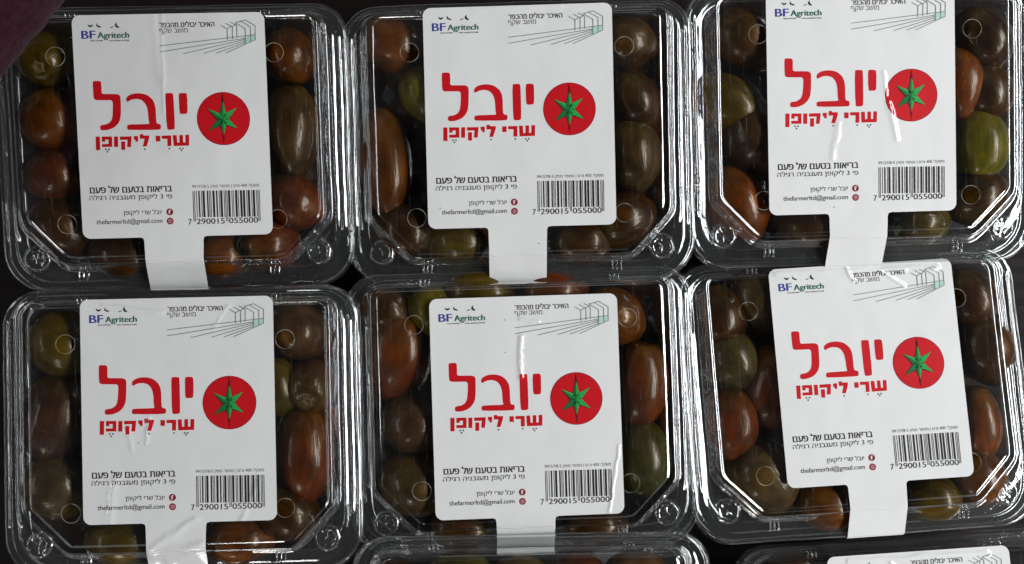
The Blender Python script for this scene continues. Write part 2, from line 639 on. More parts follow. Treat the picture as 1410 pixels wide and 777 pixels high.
def build_tub(parent, mat, seed):
    k = []
    k.append(ring(245, -210, 186, ('r', 58), 48, -31))
    k.append(ring(240, -205, 182.5, ('r', 55), 44, -28.0))
    k.append(ring(234.5, -200, 179, ('r', 53), 42, -30.6))
    k.append(ring(229, -195, 175.5, ('r', 51), 40, -28.0))
    k.append(relax(ring(223, -188, 171, ('r', 48), 36, -30.4)))
    k.append(relax(ring(217, -182, 167, ('r', 46), 34, -32)))
    k.append(relax(ring(213, -178, 163, ('r', 44), 32, -48)))
    k.append(relax(ring(209, -174, 160, ('r', 44), 32, -54)))
    k.append(relax(ring(192, -157, 144, ('r', 42), 32, -158)))
    k.append(relax(ring(182, -147, 134, ('r', 40), 32, -168)))
    rings = loft(k, 0.3, 2)
    n = len(rings[0])
    V, F = stitch(rings)
    V = [v.copy() for v in V]
    for i, v in enumerate(V):          # shallow upright flutes in the walls
        if -150 < v.z < -56:
            j = i % n
            s_ = math.sin(j * 2 * math.pi / 14.0)
            v.x += 1.6 * s_ * (1 if v.x > 0 else -1)
            v.y += 1.6 * s_ * (1 if v.y > 0 else -1)
    wobble(V, seed + 40, 1.0)
    c = Vector((0, -6, -168))
    V.append(c)
    b0 = len(V) - 1 - n
    for j in range(n):
        F.append((b0 + j, b0 + (j + 1) % n, len(V) - 1))
    return mesh_obj("tub", [v * S for v in V], F, mat, parent)

# ------------------------------------------------------------------ the printed label
LW, LH = 262.0, 306.0
INK = dict(white=(0.80, 0.80, 0.79), red=(0.58, 0.006, 0.013), wine=(0.24, 0.01, 0.03), black=(0.022, 0.022, 0.024),
           grey=(0.06, 0.06, 0.065), blue=(0.045, 0.055, 0.30), green=(0.012, 0.13, 0.075), line=(0.17, 0.22, 0.195),
           pale=(0.48, 0.68, 0.58), leaf=(0.025, 0.36, 0.08), leafdark=(0.012, 0.15, 0.04), dark=(0.06, 0.012, 0.010), pink=(0.70, 0.35, 0.38))

def crop(x0, y0, sc):
    """measured positions on the flat label artwork -> label coordinates (origin at its middle, y up)"""
    ax, ay = 258.5 / LW, -7.0 / LW
    bx, by = 7.5 / LH, 305.0 / LH
    det = ax * by - bx * ay
    def f(x, y):
        dx, dy = x0 + x / sc - 715.75, y0 + y / sc - 160.0
        return Vector(((dx * by - dy * bx) / det, -(ax * dy - ay * dx) / det))
    return f

A = crop(595, 95, 7.4)
B = crop(595, 230, 10.36)
C = crop(730, 230, 10.36)
D = crop(690, 5, 8.8125)
E_ = crop(585, 10, 14.1)
F_ = crop(740, 100, 7.77)

class Art:
    """flat artwork: list of (points2d, faces, ink, level)"""
    def __init__(self): self.items = []
    def poly(self, pts, ink, lev=1):
        bm = bmesh.new()
        vs = [bm.verts.new((p[0], p[1], 0)) for p in pts]
        f = bm.faces.new(vs)
        r = bmesh.ops.triangulate(bm, faces=[f])
        bm.verts.index_update()
        self.items.append(([(v.co.x, v.co.y) for v in bm.verts], [tuple(v.index for v in q.verts) for q in bm.faces], ink, lev))
        bm.free()
    def line(self, a, b, w, ink, lev=1):
        d = (b - a).normalized()
        n = Vector((-d.y, d.x)) * w / 2
        self.poly([a + n, a - n, b - n, b + n], ink, lev)
    def disc(self, c, r, ink, lev=1, n=40):
        self.poly([c + Vector((math.cos(2 * math.pi * i / n), math.sin(2 * math.pi * i / n))) * r for i in range(n)], ink, lev)
    def text(self, s, x0, x1, yt, yb, f, ink, bold=0.0, lev=1, base=None):
        cu = bpy.data.curves.new("t", 'FONT')
        cu.body = s
        cu.resolution_u = 3
        o = bpy.data.objects.new("t", cu)
        COL.objects.link(o)
        dg = bpy.context.evaluated_depsgraph_get()
        cv = o.to_curve(dg)
        loops = []
        for sp in cv.splines:
            P = sp.bezier_points
            L = len(P)
            if L < 2:
                continue
            pl = []
            for i in range(L):
                p, q = P[i], P[(i + 1) % L]
                straight = (p.handle_right - p.co).cross(q.co - p.co).length < 1e-7 and (q.handle_left - q.co).cross(q.co - p.co).length < 1e-7
                n = 1 if straight else 4
                for t in range(n):
                    u = t / n
                    v = p.co * (1 - u) ** 3 + p.handle_right * 3 * u * (1 - u) ** 2 + q.handle_left * 3 * u * u * (1 - u) + q.co * u ** 3
                    if not pl or (v - pl[-1]).length > 1e-6:
                        pl.append(v.copy())
            area = sum(a.x * b.y - b.x * a.y for a, b in zip(pl, pl[1:] + pl[:1])) / 2
            loops.append((pl, area))
        o.to_curve_clear()
        def inside(p, pl):
            c = False
            for a, b in zip(pl, pl[1:] + pl[:1]):
                if (a.y > p.y) != (b.y > p.y) and p.x < (b.x - a.x) * (p.y - a.y) / (b.y - a.y) + a.x:
                    c = not c
            return c
        outer, holes = [], []
        for i, (pl, ar) in enumerate(loops):
            host = [q for k_, (q, ar2) in enumerate(loops) if k_ != i and ar2 * ar < 0 and abs(ar2) > abs(ar) and inside(pl[0], q)]
            if host:
                holes.append((pl, host[0]))
            else:
                outer.append((pl, []))
        for pl, h_ in holes:
            for op, hs in outer:
                if op is h_:
                    hs.append(pl)
        raw, fcs = [], []
        for k_, (op, hs) in enumerate(outer):
            b0 = len(raw)
            for r_ in [op] + hs:
                raw += r_
            for tri in geometry.tessellate_polygon([op] + hs):
                fcs.append(tuple(b0 + i for i in tri))
        xs = [v.x for v in raw]
        ys = [v.y for v in raw]
        ax, bx_, ay, by_ = min(xs), max(xs), min(ys), max(ys)
        c = f((x0 + x1) / 2, (yt + yb) / 2)
        w = (f(x1, 0) - f(x0, 0)).length
        h = (f(0, yb) - f(0, yt)).length
        for ox in ((0.0,) if bold <= 0 else (-bold, bold)):   # a heavier weight: the same stroke laid down twice, slightly apart
            pts = [(c.x + ((v.x - ax) / (bx_ - ax) - .5) * w * (1 - 0.0) + ox, c.y + ((v.y - ay) / (by_ - ay) - .5) * h) for v in raw]
            self.items.append((pts, fcs, ink, lev + (0.3 if ox > 0 else 0)))
        bpy.data.objects.remove(o)
        bpy.data.curves.remove(cu)

def smooth_poly(pts, n=2):
    for _ in range(n):
        q = []
        L = len(pts)
        for i in range(L):
            a, b = pts[i], pts[(i + 1) % L]
            q.append(a * .78 + b * .22)
            q.append(a * .22 + b * .78)
        pts = q
    return pts

def heb(s):
    return s[::-1]

def make_art():
    out = {}
    # company logo
    a = Art()
    a.text("BF", 155, 410, 305, 455, E_, 'blue', 0.5)
    a.text("Agritech", 455, 1045, 325, 475, E_, 'green', 0.42)
    a.text("SOLUTIONS", 315, 555, 482, 504, E_, 'black', 0.12)
    a.text("FOR AGRICULTURE", 670, 1050, 474, 496, E_, 'black', 0.12)
    for pl in ([(265, 180), (320, 203), (380, 185), (352, 225), (320, 238), (290, 222)],
               [(440, 155), (462, 200), (530, 225), (510, 244), (455, 230), (433, 205)],
               [(810, 138), (825, 195), (872, 238), (830, 246), (790, 216), (783, 188)],
               [(688, 240), (728, 222), (775, 212), (724, 246)]):
        a.poly([E_(*p) for p in pl], 'black')
    out['company_logo'] = a
    # grower's lines
    a = Art()
    a.text(heb("האיכר יבולים מהכפר"), 90, 740, 110, 180, D, 'black', 0.22)
    a.text(heb("מושב שקף"), 88, 425, 198, 268, D, 'grey', 0.0)
    out['village_text'] = a
    # greenhouse drawing
    a = Art()
    a.poly([D(*p) for p in ((1090, 285), (1225, 262), (1225, 325), (1108, 378), (1085, 372))], 'pale', 1)
    for (x0, y0, x1, y1) in ((90, 408, 1225, 265), (90, 480, 1110, 308), (365, 500, 1105, 322), (610, 495, 1105, 340), (760, 490, 1105, 362), (870, 488, 1225, 325),
                             (893, 195, 893, 330), (955, 170, 955, 320), (1008, 155, 1008, 305), (1108, 190, 1108, 378), (1170, 170, 1170, 350), (1225, 155, 1225, 325),
                             (815, 155, 893, 200), (893, 200, 945, 168), (872, 130, 955, 175), (930, 115, 1008, 158), (955, 172, 1000, 140), (990, 122, 1108, 195), (1050, 102, 1170, 172), (1108, 90, 1225, 158), (990, 125, 1108, 90)):
        a.line(D(x0, y0), D(x1, y1), 0.85, 'line', 2)
    out['greenhouse_drawing'] = a
    # big brand lettering
    a = Art()
    big = [[(103, 45), (115, 33), (175, 33), (188, 45), (190, 120), (190, 163), (260, 163), (345, 163), (372, 178), (378, 215), (375, 390), (355, 450), (310, 500), (240, 528), (180, 530), (165, 515), (168, 485), (185, 475), (235, 468), (275, 440), (292, 395), (298, 300), (298, 225), (220, 225), (125, 225), (108, 205)],
           [(432, 205), (450, 180), (500, 158), (570, 152), (640, 168), (695, 215), (722, 280), (726, 440), (735, 460), (765, 465), (772, 480), (770, 510), (755, 522), (450, 525), (435, 512), (435, 485), (450, 470), (600, 465), (660, 463), (650, 430), (645, 330), (630, 270), (595, 225), (545, 210), (490, 215), (445, 240), (433, 232)],
           [(820, 162), (835, 150), (890, 150), (903, 162), (912, 500), (900, 518), (850, 523), (830, 508)],
           [(955, 162), (970, 148), (1025, 148), (1040, 162), (1042, 345), (1025, 360), (975, 362), (960, 350)]]
    for pl in big:
        a.poly(smooth_poly([A(*p) for p in pl], 1), 'red')
    def rc(x0, y0, x1, y1):
        a.poly([A(x0, y0), A(x1, y0), A(x1, y1), A(x0, y1)], 'red')
    # shin resh yod / lamed yod qof vav pe nun
    a.poly([A(*p) for p in ((888, 576), (927, 575), (932, 650), (954, 650), (954, 573), (990, 573), (990, 648), (1014, 648), (1014, 571), (1052, 570), (1050, 680), (895, 685))], 'red')
    a.poly([A(*p) for p in ((778, 581), (872, 578), (872, 686), (833, 687), (833, 612), (778, 612))], 'red')
    rc(718, 582, 762, 640)
    a.poly([A(*p) for p in ((558, 570), (588, 565), (596, 580), (654, 580), (650, 612), (625, 690), (587, 691), (606, 613), (560, 614))], 'red')
    a.poly([A(*p) for p in ((499, 587), (541, 585), (541, 641), (516, 643), (514, 622), (500, 622))], 'red')
    a.poly([A(*p) for p in ((360, 592), (478, 589), (468, 697), (430, 697), (437, 624), (360, 626))], 'red')
    rc(371, 642, 411, 727)
    rc(301, 592, 341, 698)
    a.poly([A(*p) for p in ((180, 593), (282, 592), (282, 697), (180, 698), (180, 668), (246, 667), (246, 623), (213, 623), (213, 645), (180, 645))], 'red')
    rc(119, 593, 161, 731)
    for (x, y) in ((957, 711), (987, 709), (972, 729), (851, 711), (605, 718), (217, 723), (248, 722), (232, 746)):
        a.disc(A(x, y), 1.15, 'black', 1, 10)
    out['brand_lettering'] = a
    # tomato emblem
    a = Art()
    a.disc(F_(342, 387), 280 / 7.77 * 1.012, 'wine', 1, 64)
    a.disc(F_(342, 387), 274 / 7.77 * 1.012, 'red', 2, 64)
    ctr = (340, 392)
    tips = [(340, 190), (486, 268), (492, 492), (343, 562), (186, 518), (178, 284)]
    for sh, ink, lev in (((-7, 8), 'dark', 3), ((0, 0), None, 4)):
        for i, t in enumerate(tips):
            t = (t[0] + sh[0] * .6, t[1] + sh[1] * .3)
            d = Vector((t[0] - ctr[0], t[1] - ctr[1]))
            d.normalize()
            nrm = Vector((-d.y, d.x))
            k = 37 if ink is None else 43
            c0 = Vector(ctr) + Vector(sh)
            l_ = c0 + d * 34 - nrm * k
            r_ = c0 + d * 34 + nrm * k
            if ink:
                a.poly([F_(*c0), F_(*l_), F_(*t), F_(*r_)], ink, lev)
            else:
                left_dark = i in (0, 3)
                a.poly([F_(*c0), F_(*l_), F_(*t)], 'leaf' if i in (1, 2, 3) else 'leafdark', lev)
                a.poly([F_(*c0), F_(*t), F_(*r_)], 'leafdark' if i in (3, 4) else 'leaf', lev)
    a.poly([F_(*p) for p in ((336, 112), (344, 160), (356, 235), (340, 200), (326, 235), (333, 160))], 'dark', 5)
    a.poly([F_(*p) for p in ((330, 545), (343, 575), (354, 548), (348, 600), (345, 664), (340, 600))], 'dark', 5)
    out['tomato_emblem'] = a
    # slogan
    a = Art()
    a.text(heb("בריאות בטעם של פעם"), 68, 1212, 118, 226, B, 'black', 0.35)
    a.text(heb("פי 3 ליקופן מעגבניה רגילה").replace("3", "3"), 60, 1215, 250, 345, B, 'grey', 0.12)
    out['slogan_text'] = a
    # contact lines
    a = Art()
    a.text(heb("יובל שרי ליקופן"), 530, 1068, 470, 560, B, 'grey', 0.08)
    a.text("thefarmerltd@gmail.com", 145, 1070, 600, 690, B, 'grey', 0.1)
    a.disc(B(1177, 500), 4.7, 'wine', 1)
    a.text("f", 1160, 1194, 470, 530, B, 'white', 0.3, 2)
    a.disc(B(1180, 632), 4.7, 'wine', 1)
    a.disc(B(1180, 632), 2.9, 'pink', 2)
    a.text("@", 1158, 1202, 610, 654, B, 'wine', 0.0, 3)
    out['contact_text'] = a
    # barcode
    a = Art()
    a.text("99157/8-5 " + heb("מספר ספק") + " | " + heb("גרם") + " 400 " + heb("משקל:"), 100, 1045, 100, 160, C, 'grey', 0.0)
    Lc = ["0001101", "0011001", "0010011", "0111101", "0100011", "0110001", "0101111", "0111011", "0110111", "0001011"]
    Rc = ["".join('1' if c == '0' else '0' for c in s) for s in Lc]
    Gc = [s[::-1] for s in Rc]
    par = "LGLGLG"     # for a leading 7
    code = "7290015055000"
    bits = "101" + "".join((Lc if par[i] == 'L' else Gc)[int(code[i + 1])] for i in range(6)) + "01010" + "".join(Rc[int(code[i + 7])] for i in range(6)) + "101"
    x0, x1 = 105, 1050
    mw = (x1 - x0) / 95.0
    i = 0
    while i < 95:
        if bits[i] == '1':
            j = i
            while j < 95 and bits[j] == '1':
                j += 1
            guard = i < 3 or i >= 92 or 45 <= i < 50
            xa, xb = x0 + i * mw, x0 + j * mw - mw * 0.05
            sl = 183 + (1 - xa / 1050) * 18
            yb = (628 if guard else 566) + (1 - xa / 1050) * 12
            a.poly([C(xa, sl), C(xb, sl), C(xb + 8, yb), C(xa + 8, yb)], 'black')
            i = j
        else:
            i += 1
    a.text("7", 40, 86, 602, 682, C, 'black', 0.15)
    a.text("290015", 155, 550, 592, 672, C, 'black', 0.15)
    a.text("055000", 612, 1020, 578, 658, C, 'black', 0.15)
    out['barcode'] = a
    return out

ART = make_art()

def tab_profile(y):
    """height of the tab strip over the front of the lid"""
    pts = [(400, 1.6), (-168, 1.6), (-176, -1.0), (-202, -11.5), (-209.5, -14.5), (-212.5, -18), (-213.6, -27.5)]
    if y >= pts[1][0]:
        return 1.6
    for (a, b) in zip(pts, pts[1:]):
        if b[0] <= y <= a[0]:
            t = (a[0] - y) / (a[0] - b[0])
            return a[1] + (b[1] - a[1]) * t
    return -27.5

def ink_attr(me, face_inks):
    at = me.color_attributes.new('ink', 'FLOAT_COLOR', 'CORNER')
    for p, k in zip(me.polygons, face_inks):
        for li in p.loop_indices:
            at.data[li].color = (*INK[k], 1)

def build_label(parent, mat, dx, dy, tab=(0.32, 0.632), curl=None):
    hw, hh = LW / 2, LH / 2
    r = 11.0
    # outline of the sheet
    def arc(cx, cy, a0, n=8, rr=r):
        return [Vector((cx + rr * math.cos(a0 + math.pi / 2 * i / n), cy + rr * math.sin(a0 + math.pi / 2 * i / n))) for i in range(n + 1)]
    xl, xr = -hw + tab[0] * LW, -hw + tab[1] * LW
    out = arc(hw - r, hh - r, 0) + arc(-hw + r, hh - r, math.pi / 2) + arc(-hw + r, -hh + r, math.pi)
    out += [Vector((xl - 5, -hh)), Vector((xl - 1.2, -hh - 1.2)), Vector((xl, -hh - 5)), Vector((xl + .3, -hh - 30))]
    ybot = -213.5 - dy
    out += [Vector((xl - 1, ybot)), Vector((xr - 2, ybot)), Vector((xr - 1, -hh - 30)), Vector((xr, -hh - 5)), Vector((xr + 1.2, -hh - 1.2)), Vector((xr + 5, -hh))]
    out += arc(hw - r, -hh + r, math.pi * 1.5)
    bm = bmesh.new()
    vs = [bm.verts.new((p.x, p.y, 0)) for p in out]
    bm.faces.new(vs)
    def cut(co, no):
        bmesh.ops.bisect_plane(bm, geom=bm.verts[:] + bm.edges[:] + bm.faces[:], plane_co=co, plane_no=no)
    for y in (-168, -172, -176, -184, -192, -200, -202, -206, -209.5, -211, -212.5):
        cut((0, y - dy, 0), (0, 1, 0))
    for i in range(1, 14):
        cut((-hw + LW * i / 14, 0, 0), (1, 0, 0))
        cut((0, -hh + LH * i / 14, 0), (0, 1, 0))
    for v in bm.verts:
        X, Y = v.co.x + dx, v.co.y + dy
        z = tab_profile(Y)
        if z < -15.5:
            Y = max(Y, -213.0)
        v.co = Vector((X, Y, z)) * S
    # paper thickness
    bmesh.ops.recalc_face_normals(bm, faces=bm.faces)
    for f in bm.faces:
        if f.normal.z < 0:
            f.normal_flip()
    me = bpy.data.meshes.new("paper_label")
    bm.to_mesh(me)
    bm.free()
    me.materials.append(mat)
    ink_attr(me, ['white'] * len(me.polygons))
    lab = bpy.data.objects.new("paper_label", me)
    lab.parent = parent
    COL.objects.link(lab)
    for name, art in ART.items():
        V, Fc, K = [], [], []
        for pts, faces, ink, lev in art.items:
            b0 = len(V)
            for (x, y) in pts:
                V.append(Vector((x + dx, y + dy, 1.6 + 0.22 * lev)) * S)
            for f in faces:
                # face up
                p = [Vector((*pts[i], 0)) for i in f[:3]]
                if (p[1] - p[0]).cross(p[2] - p[0]).z < 0:
                    f = tuple(reversed(f))
                Fc.append(tuple(b0 + i for i in f))
                K.append(ink)
        o = mesh_obj(name, V, Fc, mat, lab, smooth=False)
        ink_attr(o.data, K)
    return lab

# ------------------------------------------------------------------ punnets
# key: label centre (layout units), rotation (deg), label offset on the lid, label creases
POSE = {
    'r1a': ((-468.7, 216.0, -5.4), (2.95, 1.62, 1.58), (7, 16)),
    'r1b': ((10.5, 229.9, -9.6), (1.38, -1.22, 1.36), (2, 21)),
    'r1c': ((485.7, 249.3, -10.3), (2.02, 0.48, 1.64), (-7, 16)),
    'r2a': ((-454.5, -174.4, 12.0), (-0.69, 0.93, 1.28), (3, 21)),
    'r2b': ((20.5, -172.6, -10.3), (-1.18, 1.32, 1.84), (4, -4)),
    'r2c': ((503.9, -126.4, -24.5), (-4.96, 1.02, 3.59), (15, 18)),
    'r3b': ((33.0, -588.0, 24.0), (-0.4, 0.3, 0.9), (3, -52)),
    'r3c': ((588.0, -536.0, -28.0), (-4.9, 1.0, 3.5), (12, 19)),
}
CREASE = {
    'r1a': [(-8, 150, -12, 20, 3.0, 0.5), (-20, 150, -14, 60, 6, 0.5)],
    'r1b': [(-60, 149, 60, 151, 4, 0.6)],
    'r1c': [(-33, -26, -42, -76, 4.5, 1.15), (30, 42, 35, 10, 3, 0.75), (38, -2, 49, -52, 4.5, 1.2)],
    'r2a': [(-86, -90, -96, -152, 6, 1.5), (-72, -20, -64, -50, 4, 0.8), (110, -95, 82, -152, 3.5, 1.3), (-40, -195, 25, -186, 7, 1.5), (-20, -205, 30, -180, 6, 1.2), (-40, -10, -45, -45, 2.5, 1.2), (-60, -200, 20, -150, 5, 1.8), (-100, 145, -20, 132, 3, 1.2), (70, 140, 50, 110, 3, 1.0)],
    'r2b': [(-5, 95, -8, 40, 4, 2.0), (-6, 120, 20, 118, 2.5, 1.2), (126, -60, 110, -150, 2.4, 1.2)],
    'r2c': [(-120, 146, 110, 142, 4, 1.6), (-20, 150, -10, 130, 3, 1.4), (30, 140, 60, 120, 3, 1.2)],
    'r3b': [], 'r3c': [(-100, 146, 100, 144, 4, 1.6), (-40, 140, -20, 120, 3, 1.4)],
}
LABELS = {
    'r1a': "clear clamshell punnet of brown cherry tomatoes with its corner under the maroon sleeve",
    'r1b': "clear clamshell punnet of dark tomatoes, middle of the three in the back row",
    'r1c': "clear clamshell punnet with glare streaks across the red emblem on its white label",
    'r2a': "clear clamshell punnet whose white label has bright glare over its front tab",
    'r2b': "clear clamshell punnet in the centre with a glare streak through the big red lettering",
    'r2c': "clear clamshell punnet turned askew, its white label crumpled along the top edge",
    'r3b': "clear clamshell punnet cut off by the frame, its label out of view",
    'r3c': "clear clamshell punnet cut off by the frame, only the top edge of its label showing",
}
ROOT, PM, INV = {}, {}, {}
for i, (k, (pos, rot, off)) in enumerate(POSE.items()):
    R = Euler([math.radians(a) for a in rot], 'XYZ').to_matrix()
    org = Vector(pos) - R @ Vector((off[0], off[1], 1.6))
    root = bpy.data.objects.new("clamshell_punnet", None)
    root.empty_display_size = 0.02
    root.location = org * S
    root.rotation_euler = [math.radians(a) for a in rot]
    COL.objects.link(root)
    tag(root, LABELS[k], "punnet", "clear plastic punnets of cherry tomatoes in rows")
    pm = plastic("clear plastic", i + 1)
    build_tub(root, pm, i + 1)
    build_lid(root, pm, i + 1)
    build_label(root, label_material("coated paper", [(x0 + off[0], y0 + off[1], x1 + off[0], y1 + off[1], w, h) for (x0, y0, x1, y1, w, h) in CREASE[k]] + [(off[0] - 44, -171, off[0] + 32, -171, 1.6, 0.5)], i + 1), *off)
    ROOT[k] = root
    PM[k] = (org, R)

# ------------------------------------------------------------------ tomatoes
def tomato_mesh(seed, tip, waist):
    V, F = [], []
    nu, nv = 36, 22
    for j in range(nv + 1):
        th = math.pi * j / nv
        y = math.cos(th)
        r = math.sin(th)
        r *= 1 + waist * y                       # one end a little fuller
        if y < -0.8:
            y -= tip * ((-y - 0.8) / 0.2) ** 2     # small nipple at the blossom end
        if y > 0.86:
            y -= 0.10 * ((y - 0.86) / 0.14) ** 2   # dimple at the stem end
        for i in range(nu):
            ph = 2 * math.pi * i / nu
            p = Vector((r * math.cos(ph), y, r * math.sin(ph)))
            d = 1 + 0.05 * noise.noise(p * 1.1 + Vector((seed * 5.3, 0, 0))) + 0.018 * noise.noise(p * 2.6 + Vector((0, seed * 3.1, 0)))
            V.append(p * d)
    for j in range(nv):
        for i in range(nu):
            k = (i + 1) % nu
            F.append((j * nu + i, (j + 1) * nu + i, (j + 1) * nu + k, j * nu + k))
    me = bpy.data.meshes.new("tomato")
    me.from_pydata([tuple(v) for v in V], [], F)
    me.update()
    for p in me.polygons:
        p.use_smooth = True
    me.materials.append(M_TOM)
    return me

TM = [tomato_mesh(s, 0.05 + 0.03 * (s % 3), 0.05 * ((s % 4) - 1.5)) for s in range(6)]
scar_me = None
def scar_mesh():
    """corky ring and pit where the stem was, at +Y end of the unit fruit"""
    V, F = [], []
    prof = [(0.02, 0.890), (0.05, 0.905), (0.09, 0.93), (0.13, 0.945), (0.17, 0.935), (0.21, 0.925)]
    n = 20
    for (r, y) in prof:
        for i in range(n):
            t = 2 * math.pi * i / n
            rr = r * (1 + 0.15 * math.sin(5 * t + r * 20))
            V.append((rr * math.cos(t), y, rr * math.sin(t)))
    for k in range(len(prof) - 1):
        for i in range(n):
            F.append((k * n + i, k * n + (i + 1) % n, (k + 1) * n + (i + 1) % n, (k + 1) * n + i))
    me = bpy.data.meshes.new("stem_scar")
    me.from_pydata(V, [], F)
    me.update()
    for p in me.polygons: p.use_smooth = True
    me.materials.append(M_SCAR)
    return me
SCAR = scar_mesh()
def calyx_mesh():
    V, F = [], []
    for s in range(5):
        t = 2 * math.pi * s / 5
        rows = 6
        for q in range(rows + 1):
            u = q / rows
            rr = 0.06 + 0.62 * u
            w = 0.10 * math.sin(math.pi * min(1, u * .9 + .1)) + 0.012
            y = 0.93 + 0.28 * math.sin(u * 2.6 + s) * u
            for sd in (-1, 1):
                a = t + 0.35 * u * math.sin(s * 2.1)
                V.append((rr * math.cos(a) - sd * w * math.sin(a), y + 0.05 * sd, rr * math.sin(a) + sd * w * math.cos(a)))
        b = s * (rows + 1) * 2
        for q in range(rows):
            F.append((b + q * 2, b + q * 2 + 1, b + q * 2 + 3, b + q * 2 + 2))
    me = bpy.data.meshes.new("calyx")
    me.from_pydata(V, [], F)
    me.update()
    for p in me.polygons: p.use_smooth = True
    me.materials.append(M_CALYX)
    return me
CALYX = calyx_mesh()

TC = dict(brown=(0.140, 0.035, 0.0012), dark=(0.052, 0.016, 0.0012), red=(0.165, 0.029, 0.0012), orange=(0.24, 0.050, 0.0012),
          olive=(0.105, 0.060, 0.0012), green=(0.170, 0.138, 0.002), maroon=(0.080, 0.016, 0.0015))
trng = random.Random(5)

def add_tomato(k, px, py, a, b, ang, colour, label, extra=None, tilt=0.0, depth=0.0, group="cherry tomatoes under the lids"):
    """px,py: where it shows in the layout; a,b: half length and half width; ang: lean of the long axis (deg, counter-clockwise from upright)"""
    org, R = PM[k]
    cam_p = Vector((0, 0, CAM_H))
    d = Vector((px - 705, 388.5 - py, -CAM_H))
    Ri = R.transposed()
    tr_ = math.radians(tilt)
    zl = -(math.hypot(b * math.cos(tr_), a * math.sin(tr_)) * 1.13 + 5) - depth
    co, dd = Ri @ (cam_p - org), Ri @ d
    t = (zl - co.z) / dd.z
    loc = org + R @ (co + dd * t)
    sc = t * 1.07     # keeps the measured size at that depth
    o = bpy.data.objects.new("cherry_tomato", TM[trng.randrange(len(TM))])
    o.location = loc * S
    o.rotation_euler = (Euler((math.radians(tilt), 0, math.radians(ang)), 'XYZ').to_matrix() @ Euler((0, trng.uniform(0, 6.28), 0)).to_matrix()).to_euler()
    o.scale = (b * S * sc, a * S * sc, b * S * sc)
    c = TC[colour] if isinstance(colour, str) else colour
    j = 0.72 * trng.uniform(0.85, 1.2) * (1.0 if isinstance(colour, str) else 0.9)
    o.color = (c[0] * j, c[1] * j, c[2] * j, 1)
    COL.objects.link(o)
    tag(o, label, "tomato", group)
    for e in (extra or ()):
        ch = bpy.data.objects.new(e, SCAR if e == 'stem_scar' else CALYX)
        ch.parent = o
        COL.objects.link(ch)
    return o

